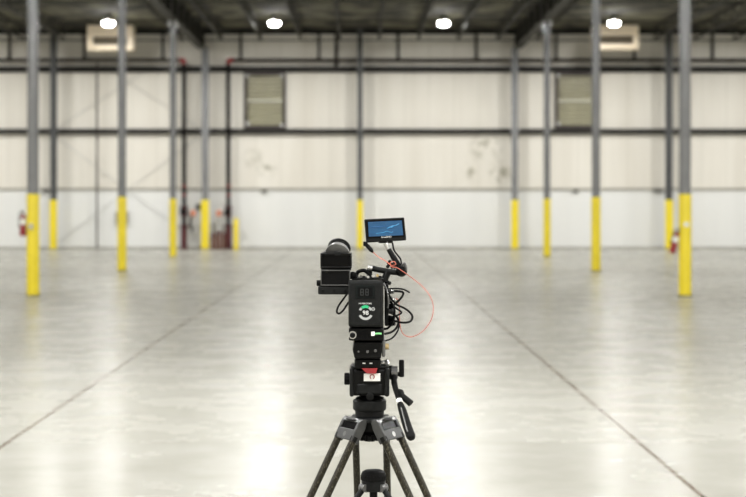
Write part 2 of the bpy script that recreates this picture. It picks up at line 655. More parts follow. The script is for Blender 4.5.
# ------------------------------------------------------------------ wall columns
WC = [(53, 0.22, False, 'dark grey wall column at far left with yellow foot, behind the nearest left pipe column'),
      (205, 0.25, True, 'grey wall column with yellow foot between the two black standpipes'),
      (360, 0.20, False, 'slim dark wall column with yellow foot, behind the field monitor in the centre'),
      (515, 0.23, True, 'grey wall column with yellow foot right of the stained wall panel'),
      (669.5, 0.24, False, 'dark wall column with yellow foot beside the tilted fire extinguisher')]
for (px, wd, main, lab) in WC:
    Y = WY - 0.72
    x = (px - VX) * Y / F
    t = thing('wall_column', (x, Y, 0), lab, 'column', 'columns against the back wall')
    top = 7.72 if main else RZ - 0.02
    dp = 0.27
    mb = MB()
    mb.box((x - wd / 2, Y, 0), (x + wd / 2, Y + 0.018, top)).box((x - wd / 2, Y + dp - 0.018, 0), (x + wd / 2, Y + dp, top))
    mb.box((x - 0.009, Y + 0.018, 0), (x + 0.009, Y + dp - 0.018, top))
    mb.box((x - wd / 2 - 0.04, Y - 0.03, 0), (x + wd / 2 + 0.04, Y + dp + 0.0, 0.025))
    for zz in (4.55, 6.95):
        mb.box((x - wd / 2 - 0.05, Y + 0.20, zz - 0.07), (x + wd / 2 + 0.05, WY - 0.2, zz + 0.07))
    mb.build('steel_section', M['steel'] if main else M['steel_dark'], t)
    g = wd / 2 + 0.02
    gm = MB()
    gm.box((x - g, Y - 0.025, 0.026), (x + g, Y - 0.002, 1.89))
    gm.box((x - g, Y - 0.002, 0.026), (x - g + 0.015, Y + 0.2, 1.9)).box((x + g - 0.015, Y - 0.002, 0.026), (x + g, Y + 0.2, 1.9))
    gm.build('yellow_guard', M['yellow'], t, 0.006)

# ------------------------------------------------------------------ rafters, joists
for sgn, nm in ((-1, 'left'), (1, 'right')):
    x = sgn * 6.1
    mb = MB()
    y0, y1 = 44.0, WY
    zb, zt = 7.74, RZ
    mb.box((x - 0.16, y0, zb), (x + 0.16, y1, zb + 0.025)).box((x - 0.16, y0, zt - 0.025), (x + 0.16, y1, zt))
    mb.box((x - 0.012, y0, zb + 0.025), (x + 0.012, y1, zt - 0.025))
    yy = y0 + 0.8
    while yy < y1:
        mb.box((x - 0.15, yy - 0.008, zb + 0.025), (x + 0.15, yy + 0.008, zt - 0.025))
        yy += 2.0
    tag(mb.build('roof_rafter', M['joist']),
        'deep dark steel roof rafter over the %s line of pipe columns' % nm, 'beam', 'roof rafters')

# open-web joists run towards the far wall
def joist_mesh():
    mb = MB()
    y0, y1 = 50.0, WY - 0.25
    zt, zb = RZ - 0.03, RZ - 0.46
    for zz in (zt, zb):
        for dx in (-0.05, 0.012):
            mb.box((dx, y0 if zz == zt else y0 + 0.5, zz - 0.05), (dx + 0.038, y1 if zz == zt else y1 - 0.6, zz))
    n = 26
    st = (y1 - y0 - 0.6) / n
    for k in range(n):
        ya, yb = y0 + 0.3 + k * st, y0 + 0.3 + (k + 1) * st
        a, b = (zt - 0.03, zb - 0.03) if k % 2 == 0 else (zb - 0.03, zt - 0.03)
        mb.cyl((0, ya, a), (0, yb, b), 0.018, n=6)
    return mb


jx = [s * (0.75 + 1.5 * k) for k in range(11) for s in (-1, 1)]
jx = sorted(x for x in jx if abs(abs(x) - 6.1) > 0.4 and not 8.1 < abs(x) < 9.9)
j0 = joist_mesh().build('roof_joist', M['joist'])
tag(j0, 'dark open-web steel roof joist running towards the back wall', 'joist', 'open-web roof joists')
jz = j0.location.copy()
for i, x in enumerate(jx):
    o = j0 if i == 0 else j0.copy()
    if i:
        COL.objects.link(o)
    o.location = (x, jz.y, jz.z)
# bridging angles across the joists
for i, yy in enumerate((53.6, 59.4, 66.2)):
    mb = MB().box((-16.5, yy, RZ - 0.55), (16.5, yy + 0.05, RZ - 0.50))
    tag(mb.build('joist_bridging', M['joist']), 'dark bridging angle crossing under the roof joists', 'beam', 'joist bridging')

# ------------------------------------------------------------------ pipe columns
def make_column():
    t = thing('pipe_column', (0, 0, 0), '', 'column', 'free-standing pipe columns')
    MB().cyl((0, 0, 0.02), (0, 0, 7.60), 0.108, n=32).build('shaft', M['steel'], t)
    mb = MB().lathe((0, 0, 0.02), (0, 0, 1), [(0, 0.119), (1.86, 0.119), (1.885, 0.114), (1.885, 0.109), (0.0, 0.109)], 32)
    mb.build('yellow_guard', M['yellow'], t)
    mb = MB().box((-0.125, -0.125, 0), (0.125, 0.125, 0.02))
    for a in (-1, 1):
        for b in (-1, 1):
            mb.cyl((a * 0.112, b * 0.112, 0.02), (a * 0.112, b * 0.112, 0.03), 0.009, n=8)
    mb.build('base_plate', M['steel_dark'], t, 0.003)
    mb = MB().box((-0.19, -0.19, 7.60), (0.19, 0.19, 7.64))
    mb.box((-0.015, -0.15, 7.64), (0.015, 0.15, 7.738))
    mb.build('cap_plate', M['steel'], t, 0.004)
    mb = MB()
    for a in (-1, 1):
        for b in (-1, 1):
            mb.cyl((a * 0.10, -0.155 + 0.31 * (b > 0), 7.58), (a * 0.10, -0.155 + 0.31 * (b > 0), 7.72), 0.045, n=10)
    mb.build('cap_bolts', M['silver'], t)
    return t


labs = {('l', 0): 'nearest grey pipe column on the left with yellow foot guard and upright fire extinguisher',
        ('l', 1): 'second grey pipe column on the left with yellow foot guard, in front of the heater',
        ('l', 2): 'farthest free-standing grey pipe column on the left, beside a black standpipe',
        ('r', 0): 'nearest grey pipe column on the right with yellow foot guard and tilted fire extinguisher',
        ('r', 1): 'second grey pipe column on the right with yellow foot guard, overlapping the right louver',
        ('r', 2): 'farthest free-standing grey pipe column on the right, left of the right louver'}
col0 = make_column()
first = True
CX = {}
for k, (Y, pl, pr) in enumerate(((32.5, 33, 685), (44.7, 122, 596), (56.9, 173, 547))):
    for sd, px in (('l', pl), ('r', pr)):
        loc = ((px - VX) * Y / F, Y, 0)
        o = col0 if first else copy_tree(col0, loc)
        if first:
            o.location = loc
            WORLD[o] = Vector(loc)
            first = False
        o['label'] = labs[(sd, k)]
        CX[(sd, k)] = (o, loc)

# straps and small tag on the two nearest columns (part of the column)
for sd in ('l', 'r'):
    o, loc = CX[(sd, 0)]
    x, y = loc[0], loc[1]
    z0 = 1.27 if sd == 'l' else 1.22
    st = MB().lathe((x, y, z0), (0, 0, 1), [(0, 0.1195), (0, 0.123), (0.035, 0.123), (0.035, 0.1195), (0, 0.1195)], 32)
    st.build('strap', M['yellow'], o)
    if sd == 'l':
        MB().box((x - 0.05, y - 0.15, z0 - 0.02), (x + 0.02, y - 0.122, z0 + 0.08)).build('buckle', M['galv'], o, 0.004)
    else:
        MB().box((x - 0.04, y - 0.128, z0 + 0.08), (x + 0.05, y - 0.12, z0 + 0.16)).build('sticker', M['white'], o)

# ------------------------------------------------------------------ fire extinguishers
def extinguisher(base, tilt, label):
    t = thing('fire_extinguisher', base, label, 'fire extinguisher', 'fire extinguishers')
    x, y, z = base
    MB().lathe((x, y, z), (0, 0, 1), [(0, 0.048), (0.012, 0.06), (0.33, 0.06), (0.37, 0.048), (0.395, 0.026), (0.41, 0.022)]).build('tank', M['red'], t)
    MB().lathe((x, y, z + 0.21), (0, 0, 1), [(0, 0.0605), (0, 0.0612), (0.115, 0.0612), (0.115, 0.0605), (0, 0.0605)]).build('white_label', M['white'], t)
    mb = MB().cyl((x, y, z + 0.40), (x, y, z + 0.45), 0.022, n=14)
    mb.cyl((x, y - 0.02, z + 0.43), (x, y - 0.05, z + 0.43), 0.02, n=12)
    mb.build('valve', M['silver'], t)
    mb = MB().box((x - 0.012, y - 0.10, z + 0.455), (x + 0.012, y + 0.02, z + 0.468), Matrix.Rotation(math.radians(-14), 3, 'X'))
    mb.box((x - 0.012, y - 0.10, z + 0.42), (x + 0.012, y - 0.01, z + 0.432))
    mb.build('handle', M['black'], t)
    mb = MB().tube([(x + 0.0, y, z + 0.44), (x - 0.06, y - 0.01, z + 0.43), (x - 0.072, y - 0.01, z + 0.36), (x - 0.070, y - 0.01, z + 0.16)], 0.009)
    mb.build('hose', M['black_matte'], t)
    mb = MB().box((x + 0.04, y - 0.02, z + 0.10), (x + 0.068, y + 0.02, z + 0.40))
    mb.build('wall_bracket', M['galv'], t)
    t.rotation_euler = (0, tilt, 0)
    return t


lx = CX[('l', 0)][1]
extinguisher((lx[0] - 0.187, lx[1], 1.12), 0.0, 'upright red fire extinguisher with white label on the nearest left column')
rx = CX[('r', 0)][1]
extinguisher((rx[0] - 0.245, rx[1], 0.80), math.radians(15), 'tilted red fire extinguisher with white label leaning off the nearest right column')

# ------------------------------------------------------------------ louvers
def louver(px0, px1, py0, py1, label):
    Y = WY - 0.1
    a, b = at(px0, py1, Y), at(px1, py0, Y)
    x0, x1, z0, z1 = a.x, b.x, a.z, b.z
    t = thing('wall_louver', ((x0 + x1) / 2, Y, z0), label, 'louver', 'wall louvers')
    fw = 0.13
    mb = MB()
    mb.box((x0, Y - 0.06, z0), (x0 + fw, WY, z1)).box((x1 - fw, Y - 0.06, z0), (x1, WY, z1))
    mb.box((x0 + fw, Y - 0.06, z0), (x1 - fw, WY, z0 + fw)).box((x0 + fw, Y - 0.06, z1 - fw), (x1 - fw, WY, z1))
    mb.build('frame', M['louver_frame'], t, 0.006)
    mb = MB()
    n = 12
    zz0, zz1 = z0 + fw, z1 - fw
    for k in range(n):
        z = zz0 + (k + 0.5) * (zz1 - zz0) / n
        mb.box((x0 + fw, Y - 0.035, z - 0.008), (x1 - fw, Y + 0.115, z + 0.008), Matrix.Rotation(math.radians(40), 3, 'X'))
    mb.build('louver_blades', M['louver'], t)
    zm = (z0 + z1) / 2 - 0.02
    MB().box((x0 + fw, Y - 0.055, zm - 0.055), (x1 - fw, Y - 0.042, zm + 0.055)).build('middle_rail', M['louver_bar'], t, 0.004)
    for (cx, cz) in ((x0 + fw + .02, z0 + fw + .08), (x1 - fw - .04, z0 + fw + .02), (x1 - fw - .04, z1 - fw - .02), (x0 + fw + .0, z1 - fw - .02)):
        MB().lathe((cx, Y - 0.062, cz), (0, -1, 0), [(0, 0.06), (0.012, 0.06), (0.03, 0.03)], 12).build('fixing_cap', M['white'], t)


louver(244, 286, 72, 129, 'brown-framed olive wall louver left of the central wall column')
louver(555, 597, 72, 129, 'brown-framed olive wall louver partly hidden by the second right pipe column')

# ------------------------------------------------------------------ unit heaters
def heater(px0, px1, py0, py1, label):
    Y = 64.6
    a, b = at(px0, py1, Y), at(px1, py0, Y)
    x0, x1, z0, z1 = a.x, b.x, a.z, b.z
    t = thing('unit_heater', ((x0 + x1) / 2, Y, z0), label, 'heater', 'hanging unit heaters')
    gx0, gx1 = x0 + 0.21, x1 - 0.21
    gz0, gz1 = z0 + 0.2, z0 + 0.50
    mb = MB()
    mb.box((x0, Y, z0), (gx0, Y + 0.7, z1)).box((gx1, Y, z0), (x1, Y + 0.7, z1))
    mb.box((gx0, Y, z0), (gx1, Y + 0.7, gz0)).box((gx0, Y, gz1), (gx1, Y + 0.7, z1))
    mb.box((gx0, Y + 0.4, gz0), (gx1, Y + 0.7, gz1))
    mb.build('case', M['cream'], t, 0.02)
    mb = MB()
    n = 6
    for k in range(n):
        z = gz0 + (k + .5) * (gz1 - gz0) / n
        mb.box((gx0, Y + 0.06, z - 0.008), (gx1, Y + 0.16, z + 0.008), Matrix.Rotation(math.radians(35), 3, 'X'))
    mb.box((gx0, Y + 0.2, gz0), (gx1, Y + 0.22, gz1))
    mb.build('outlet_vanes', M['grille'], t)
    for xx in (x0 + 0.15, x1 - 0.15):
        for yy in (Y + 0.12, Y + 0.58):
            MB().cyl((xx, yy, z1 - 0.02), (xx, yy, RZ), 0.012, n=8).build('hanger_rod', M['girt'], t)
    return t


heater(87, 133, 25, 50, 'cream hanging unit heater at upper left behind the second left column')
heater(593, 639, 25, 49, 'cream hanging unit heater at upper right beside the second right column')

# ------------------------------------------------------------------ high-bay lamps (one row is in view, the rest of the grid is light only)
LX = [-27, -21, -15, -8.95, -3.03, 3.0, 9.07, 15, 21, 27]
LYS = [(62.0, 315), (50.0, 285), (38.0, 245), (26.0, 205), (14.0, 490), (3.0, 700), (-8.0, 430)]
LZ = 8.24
fix = {-8.95: 'glowing high-bay lamp above the left cream heater',
       -3.03: 'glowing high-bay lamp under the roof above the left louver',
       3.0: 'glowing high-bay lamp under the roof right of centre, over the stained wall panel',
       9.07: 'glowing high-bay lamp above the right cream heater'}
for Y, P in LYS:
    for x in LX:
        ld = bpy.data.lights.new('high_bay_light', 'AREA')
        ld.shape = 'DISK'
        ld.size = 0.4
        ld.energy = P
        ld.color = (1.0, 0.99, 0.965)
        lo = bpy.data.objects.new('high_bay_light', ld)
        lo.location = (x, Y, LZ - 0.16)
        COL.objects.link(lo)
        if Y == 62.0 and x in fix:
            t = thing('high_bay_lamp', (x, Y, LZ - 0.15), fix[x], 'lamp', 'high-bay lamps')
            MB().lathe((x, Y, LZ - 0.15), (0, 0, 1), [(0, 0.13), (0.04, 0.18), (0.12, 0.20), (0.17, 0.195)]).build('glowing_bowl', M['lamp'], t)
            MB().lathe((x, Y, LZ + 0.02), (0, 0, 1), [(0, 0.2), (0.02, 0.19), (0.05, 0.11), (0.19, 0.10), (0.20, 0.05)]).build('housing', M['lamp_case'], t)
            MB().cyl((x, Y, LZ + 0.21), (x, Y, RZ), 0.012, n=8).build('hanger_rod', M['lamp_case'], t)

# ------------------------------------------------------------------ sprinkler pipes
Yp = WY - 0.345
zt = at(0, 60, Yp).z
xl, xr = (184 - VX) * Yp / F, (228.5 - VX) * Yp / F


def main_pipe(x0, x1, endx, label):
    t = thing('sprinkler_main', ((x0 + x1) / 2, Yp, zt - 0.08), label, 'pipe', 'sprinkler mains')
    s = 1 if endx == x1 else -1
    MB().cyl((x0 if s > 0 else x0 + 0.18, Yp, zt), (x1 - 0.18 if s > 0 else x1, Yp, zt), 0.07, n=16).build('pipe_run', M['pipe_brown'], t)
    s = 1 if endx == x1 else -1
    mb = MB().tube([(endx - s * 0.18, Yp, zt), (endx - s * 0.06, Yp, zt), (endx, Yp, zt - 0.06), (endx, Yp, zt - 0.16)], 0.085, 14)
    mb.build('red_elbow', M['red'], t)
    n = 0
    xx = x0 + 0.8
    while xx < x1:
        MB().box((xx - 0.02, Yp - 0.075, zt - 0.075), (xx + 0.02, WY - 0.001, zt - 0.055)).build('pipe_bracket', M['girt'], t)
        xx += 3.1
        n += 1


main_pipe(-16.5, xl, xl, 'brown horizontal sprinkler main on the back wall ending at the left standpipe')
main_pipe(xr, 16.5, xr, 'brown horizontal sprinkler main on the back wall running right from the right standpipe')


def standpipe(x, side, label):
    t = thing('standpipe', (x, Yp, 0), label, 'standpipe', 'sprinkler standpipes')
    MB().cyl((x, Yp, 0.9), (x, Yp, zt - 0.165), 0.085, n=18).build('riser', M['pipe_black'], t)
    mb = MB().lathe((x, Yp, 0), (0, 0, 1), [(0, 0.19), (0.04, 0.19), (0.04, 0.12), (0.86, 0.12), (0.86, 0.18), (0.93, 0.18), (0.93, 0.09)])
    mb.build('maroon_base', M['maroon'], t)
    mb = MB().lathe((x, Yp, 1.25), (0, 0, 1), [(0, 0.1), (0, 0.15), (0.05, 0.15), (0.06, 0.12), (0.34, 0.13), (0.35, 0.16), (0.4, 0.16), (0.4, 0.1)])
    mb.cyl((x, Yp, 1.45), (x, Yp - 0.3, 1.45), 0.05, n=12)
    mb.build('check_valve', M['maroon'], t)
    MB().lathe((x, Yp - 0.3, 1.45), (0, -1, 0), [(0, 0.12), (0.02, 0.14), (0.05, 0.12)], 18).build('hand_wheel', M['pipe_black'], t)
    for zz in (2.05, 2.4):
        MB().lathe((x, Yp, zz), (0, 0, 1), [(0, 0.086), (0, 0.094), (0.06, 0.094), (0.06, 0.086)]).build('pipe_band', M['red'], t)
    xs = x + side * 0.36
    mb = MB().cyl((x, Yp, 1.37), (xs, Yp - 0.04, 1.37), 0.03, n=10)
    mb.build('side_branch', M['pipe_black'], t)
    MB().box((xs - 0.1, Yp - 0.12, 1.27), (xs + 0.1, Yp - 0.02, 1.5)).build('orange_tag', M['orange_red'], t, 0.03)  # orange-red tag, built as a small rounded box beside the riser
    return t, xs


t, xs = standpipe(xl, 1, 'black standpipe with maroon base, beside the farthest left pipe column')
MB().tube([(xs - 0.06, Yp - 0.08, 1.28), (xs - 0.1, Yp - 0.09, 1.0), (xs - 0.02, Yp - 0.09, 0.7), (xs - 0.04, Yp - 0.09, 0.62)], 0.045).build('drain_hose', M['pipe_black'], t)
t, xs = standpipe(xr, -1, 'black standpipe with maroon base, right of the brown stubs')
MB().box((xs - 0.12, Yp - 0.1, 0.55), (xs + 0.1, Yp - 0.0, 1.22)).build('grey_gauge_box', M['galv'], t, 0.02)

x = (236 - VX) * (WY - 0.8) / F
mb = MB().lathe((x, WY - 0.8, 0), (0, 0, 1), [(0, 0.095), (1.12, 0.095), (1.18, 0.07), (1.205, 0)])
tag(mb.build('bollard', M['yellow']), 'short yellow bollard right of the black standpipe at the back wall', 'bollard')

bl = ['reddish-brown capped stub pipe touching the yellow wall column foot',
      'reddish-brown capped stub pipe at the back wall, second from the wall column foot',
      'reddish-brown capped stub pipe at the back wall, third from the wall column foot',
      'reddish-brown capped stub pipe at the back wall, right-hand one by the standpipe']
for k in range(4):
    x = (212.3 + 3.9 * k - VX) * (WY - 0.6) / F
    h = (0.58, 0.66, 0.7, 0.62)[k]
    t = thing('stub_pipe', (x, (WY - 0.6), 0), bl[k], 'pipe', 'brown stub pipes at the wall')
    MB().lathe((x, (WY - 0.6), 0), (0, 0, 1), [(0, 0.057), (h - 0.08, 0.054)]).build('body', M['brown'], t)
    MB().lathe((x, (WY - 0.6), h - 0.08), (0, 0, 1), [(0, 0.06), (0.05, 0.06), (0.08, 0.035)]).build('cap', M['maroon'], t)

# thin conduit and small boxes on the back wall
x = (98 - VX) * WY / F
t = thing('conduit', (x, WY - 0.245, 0.0), 'thin dark vertical conduit on the back wall between the two left columns', 'conduit')
MB().cyl((x, WY - 0.245, 0.0), (x, WY - 0.245, 7.2), 0.036, n=10).build('pipe_run', M['louver_frame'], t)
for zz in (1.1, 2.5, 3.5, 6.3):
    MB().box((x - 0.05, WY - 0.26, zz), (x + 0.05, WY - 0.002, zz + 0.04)).build('clip', M['galv'], t)
EB = [(45, 190.5, 7, 2.5, 'dark outlet box on the trim line left of the far left wall column'),
      (264, 191, 5, 2.5, 'dark outlet box on the trim line under the left louver'),
      (575.5, 191, 5, 2.5, 'dark outlet box on the trim line under the right louver'),
      (658, 190.5, 9, 2.5, 'dark outlet box on the trim line left of the right-hand wall column'),
      (199, 206.5, 6, 5, 'dark switch box left of the yellow foot of the wall column by the standpipes'),
      (122, 218, 13, 12, 'grey electric cabinet on the back wall behind the second left column')]
for (px, py, pw, ph, lab) in EB:
    c = at(px, py, WY - 0.08)
    hw, hh = pw * 0.02, ph * 0.02
    t = thing('electric_box', (c.x, WY - 0.06, c.z - hh), lab, 'electric box', 'boxes on the back wall')
    MB().box((c.x - hw, WY - 0.13, c.z - hh), (c.x + hw, WY + 0.012, c.z + hh)).build('case', M['box_grey'] if ph < 8 else M['trim'], t, 0.008)
    MB().box((c.x - hw * .8, WY - 0.14, c.z - hh * .8), (c.x + hw * .8, WY - 0.128, c.z + hh * .8)).build('cover', M['box_grey'] if ph < 8 else M['trim'], t, 0.004)

# thin bracing rods in the left wall bay
BR = [(57, 243, 200, 136, 'thin steel bracing rod rising right in the lower left wall bay'),
      (57, 138, 200, 243, 'thin steel bracing rod falling right in the lower left wall bay'),
      (57, 128.2, 143, 73, 'thin steel bracing rod rising right in the upper left wall bay'),
      (114, 73, 200, 128.2, 'thin steel bracing rod falling right in the upper left wall bay')]
for i, (xa, ya, xb, yb, lab) in enumerate(BR):
    Y = WY - 0.06 - 0.035 * (i % 2)
    a, b = at(xa, ya, Y), at(xb, yb, Y)
    tag(MB().cyl(a, b, 0.011, n=8).build('brace_rod', M['galv']), lab, 'rod', 'bracing rods')

# ================================================================== CAMERA RIG
D = 5.40


def p(px, py, dy=0.0):
    return at(px, py, D + dy)


def pbox(mb, x0, y0, x1, y1, d0, d1):
    """box whose face at depth d0 spans the given rectangle"""
    a, b = p(x0, y1, d0), p(x1, y0, d0)
    return mb.box((a.x, D + d0, a.z), (b.x, D + d1, b.z))


PXM = D / F                    # metres per pixel at the rig

# ------------------------------------------------------------------ tripod
AX = p(369.6, 205).x
tri = thing('tripod', (AX, D, 0), 'black carbon tripod with twin-tube legs standing on the concrete floor', 'tripod')
c = Vector((AX, D, 0))
zb = lambda py: p(0, py).z
mb = MB().lathe((AX, D, zb(416.5)), (0, 0, 1), [(0, 0.040), (0.002, 0.044), (0.018, 0.0455), (0.022, 0.0505), (0.026, 0.052), (0.050, 0.052), (0.053, 0.0495), (0.053, 0.035), (0.03, 0.03)], 40)
mb.build('bowl', M['charcoal'], tri)
mb = MB().lathe((AX, D, zb(420.5)), (0, 0, 1), [(0, 0.066), (0.003, 0.072), (0.009, 0.072), (0.0115, 0.056)], 36)
mb.build('top_ring', M['charcoal'], tri)
mb = MB().lathe((AX, D, zb(441)), (0, 0, 1), [(0, 0.018), (0.004, 0.026), (0.018, 0.031), (0.026, 0.026), (0.03, 0.022), (0.058, 0.026), (0.064, 0.034)], 24)
for k in range(10):
    a = 2 * PI * k / 10
    mb.cyl((AX + 0.030 * math.cos(a), D + 0.030 * math.sin(a), zb(440)), (AX + 0.030 * math.cos(a), D + 0.030 * math.sin(a), zb(434)), 0.005, n=8)
mb.build('bowl_clamp', M['black'], tri)
AZ = [208, 328, 87]
TAN = 0.545
for k, az in enumerate(AZ):
    a = math.radians(az)
    d = Vector((math.cos(a), math.sin(a), 0))
    q = Vector((-math.sin(a), math.cos(a), 0))

    def R(r, z, s=0.0):
        return c + d * r + q * s + Vector((0, 0, z))
    leg = bpy.data.objects.new('leg', None)
    leg.empty_display_size = 0.05
    leg.parent = tri
    leg.location = (0, 0, 0)
    COL.objects.link(leg)
    WORLD[leg] = Vector(tri.location)
    z1, z0 = zb(416.5), zb(438)
    ang = math.atan(TAN)
    # shoulder: two cheeks and an outer web with a slot
    mb = MB()
    for s in (-1, 1):
        s0 = s * 0.058
        poly = [R(0.036, z1 - 0.002, s0), R(0.058, z1 + 0.001, s0), R(0.069, z1 - 0.011, s0), R(0.096, z0 + 0.004, s0), R(0.072, z0 - 0.010, s0), R(0.046, z0 + 0.034, s0)]
        mb.prism(poly, q * (-s * 0.014))
    mb.prism([R(0.046, z1 - 0.001, -0.05), R(0.059, z1 + 0.001, -0.05), R(0.069, z1 - 0.011, -0.05), R(0.058, z1 - 0.014, -0.05)], q * 0.10)
    mb.prism([R(0.069, z1 - 0.033, -0.05), R(0.080, z1 - 0.031, -0.05), R(0.095, z0 + 0.004, -0.05), R(0.080, z0 + 0.0, -0.05)], q * 0.10)
    mb.build('shoulder', M['cast'], leg, 0.003)
    mb = MB().prism([R(0.055, z1 - 0.010, -0.045), R(0.062, z1 - 0.010, -0.045), R(0.075, z1 - 0.034, -0.045), R(0.066, z1 - 0.034, -0.045)], q * 0.09)
    mb.build('slot_pad', M['black_gloss'], leg)
    # raised oval badge on the shoulder web
    nrm = (d * 1.0 + Vector((0, 0, 0.42))).normalized()
    ctr = R(0.0872, z1 - 0.048, 0)
    MB().lathe(ctr, nrm, [(0, 0.0085), (0.0012, 0.0085), (0.0016, 0.006)], 20).build('badge', M['gunmetal'] if k != 1 else M['silver'], leg)  # silver on the right leg paints in that shoulder's bright reflection
    for s in (-1, 1):
        top = R(0.080, z0 + 0.01, s * 0.0485)
        bot = R(0.080 + TAN * (z0 + 0.01 - 0.43), 0.43, s * 0.0485)
        tb = MB().cyl(top, bot, 0.0112, n=20).build('upper_tube', M['carbon'], leg)
        dn = (bot - top).normalized()
        MB().cyl(top - dn * 0.004, top + dn * 0.012, 0.0122, n=20).build('collar', M['black'], leg)
    rj = 0.080 + TAN * (z0 + 0.01 - 0.43)
    mb = MB()
    rot = Matrix.Rotation(a, 3, 'Z') @ Matrix.Rotation(-ang, 3, 'Y')
    jc = R(rj, 0.43)
    mb.box(jc - Vector((0.018, 0.066, 0.045)), jc + Vector((0.018, 0.066, 0.035)), rot)
    mb.build('leg_lock', M['black'], leg, 0.006)
    rf = 0.080 + TAN * (z0 + 0.01 - 0.03)
    MB().cyl(jc, R(rf, 0.03), 0.0125, n=18).build('lower_tube', M['carbon'], leg)
    MB().lathe(R(rf, 0.0), (0, 0, 1), [(0, 0.030), (0.012, 0.030), (0.03, 0.018), (0.045, 0.014)], 20).build('rubber_foot', M['black_matte'], leg)
# mid-level spreader
hx = p(373.5, 205).x
sp = bpy.data.objects.new('spreader', None)
sp.parent = tri
sp.location = (hx - AX, 0, zb(485))
COL.objects.link(sp)
WORLD[sp] = Vector((hx, D, zb(485)))
mb = MB().lathe((hx, D, zb(480)), (0, 0, 1), [(0, 0.0385), (0.004, 0.0395), (0.018, 0.0385), (0.026, 0.035), (0.031, 0.026), (0.032, 0)], 36)
for k in range(24):
    a = 2 * PI * k / 24
    mb.cyl((hx + 0.0385 * math.cos(a), D + 0.0385 * math.sin(a), zb(479.6)), (hx + 0.0385 * math.cos(a), D + 0.0385 * math.sin(a), zb(475)), 0.0018, n=6)
mb.build('hub_cap', M['black_matte'], sp)
mb = MB().lathe((hx, D, zb(490.5)), (0, 0, 1), [(0, 0.035), (0.003, 0.0375), (0.030, 0.0378), (0.0325, 0.036)], 36)
mb.build('hub_body', M['charcoal'], sp)
MB().cyl((hx, D, zb(490)), (hx, D, zb(507)), 0.0125, n=18).build('hub_post', M['black'], sp)
for az in AZ:
    a = math.radians(az)
    d = Vector((math.cos(a), math.sin(a), 0))
    q = Vector((-math.sin(a), math.cos(a), 0))
    A = Vector((hx, D, zb(487))) + d * 0.033
    zj = 0.47
    B = c + d * (0.080 + TAN * (0.983 - zj) - 0.015) + Vector((0, 0, zj))
    MB().cyl(A, B, 0.009, n=14).build('spreader_arm', M['charcoal'], sp)
    MB().cyl(A - q * 0.016, A + q * 0.016, 0.0125, n=16).build('arm_hinge', M['gunmetal'], sp)

# ------------------------------------------------------------------ fluid head
fh = thing('fluid_head', (AX, D, zb(398.5)), 'black fluid head with red and white badge, seated in the tripod bowl', 'tripod head')
mb = MB()
pbox(mb, 350.5, 369, 388.5, 396, -0.055, 0.055)
mb.build('head_body', M['black'], fh, 0.010, 3)
mb = MB()
pbox(mb, 349.5, 368, 354, 397, -0.062, 0.062)
mb.build('side_cheek', M['charcoal'], fh, 0.008, 3)
mb = MB()
pbox(mb, 384.5, 368, 389.5, 397, -0.062, 0.062)
mb.build('side_cheek', M['charcoal'], fh, 0.008, 3)
mb = MB()
pbox(mb, 357, 384, 382, 394, -0.060, -0.05)
mb.build('front_plate', M['charcoal'], fh, 0.004)
mb = MB().lathe((p(370, 398).x, D, zb(401.5)), (0, 0, 1), [(0.009, 0.034), (0.010, 0.046), (0.014, 0.042), (0.018, 0.03), (0.024, 0.028)], 32)
mb.build('pan_base', M['black'], fh)
mb = MB().lathe(p(370, 396.5, -0.056), (0, -1, 0), [(0, 0.012), (0.004, 0.012), (0.006, 0.009), (0.006, 0.0)], 20)
mb.build('bubble_level', M['black'], fh)
mb = MB().cyl(p(350.5, 378.8), p(344.3, 378.8), 0.0168, n=24)
for k in range(12):
    a = 2 * PI * k / 12
    o = Vector((0, math.cos(a), math.sin(a))) * 0.0165
    mb.cyl(p(349, 378.8) + o, p(344.6, 378.8) + o, 0.0022, n=6)
mb.build('drag_knob', M['black_matte'], fh)
mb = MB()
pbox(mb, 354.5, 359, 381, 369, -0.075, 0.085)
mb.build('quick_release_base', M['black'], fh, 0.005)
for xx in (364, 371):
    mb = MB()
    pbox(mb, xx - 1.5, 362.7, xx + 1.5, 363.8, -0.0765, -0.074)
    mb.build('scale_mark', M['ink_white'], fh)
mb = MB().cyl(p(381, 363, -0.02), p(385.5, 363, -0.02), 0.008, n=14)
mb.tube([p(385, 363, -0.02), p(387, 361, -0.03), p(387.5, 365.5, -0.05)], 0.0055, 10)
mb.build('release_lever', M['silver'], fh)
mb = MB()
pbox(mb, 351, 366, 389, 369.5, -0.05, 0.05)
mb.build('top_bridge', M['black'], fh, 0.004)
# red wedge and white badge
yf = -0.0785
poly = [p(361.5, 368.3, yf), p(377.5, 368.3, yf), p(376, 373.6, yf), p(367, 373.6, yf)]
mb = MB().prism(poly, (0, 0.026, 0))
mb.build('red_wedge', M['ring_red'], fh)
mb = MB()
pbox(mb, 363.8, 373.6, 380.3, 381.2, -0.0655, -0.05)
bd = mb.build('badge_plate', M['white'], fh, 0.0008)
MB().arc(p(372.2, 376.8, -0.0656), 0.0052, 0.0078, -60, 240, 0.001).build('ring_logo', M['ring_red'], bd)
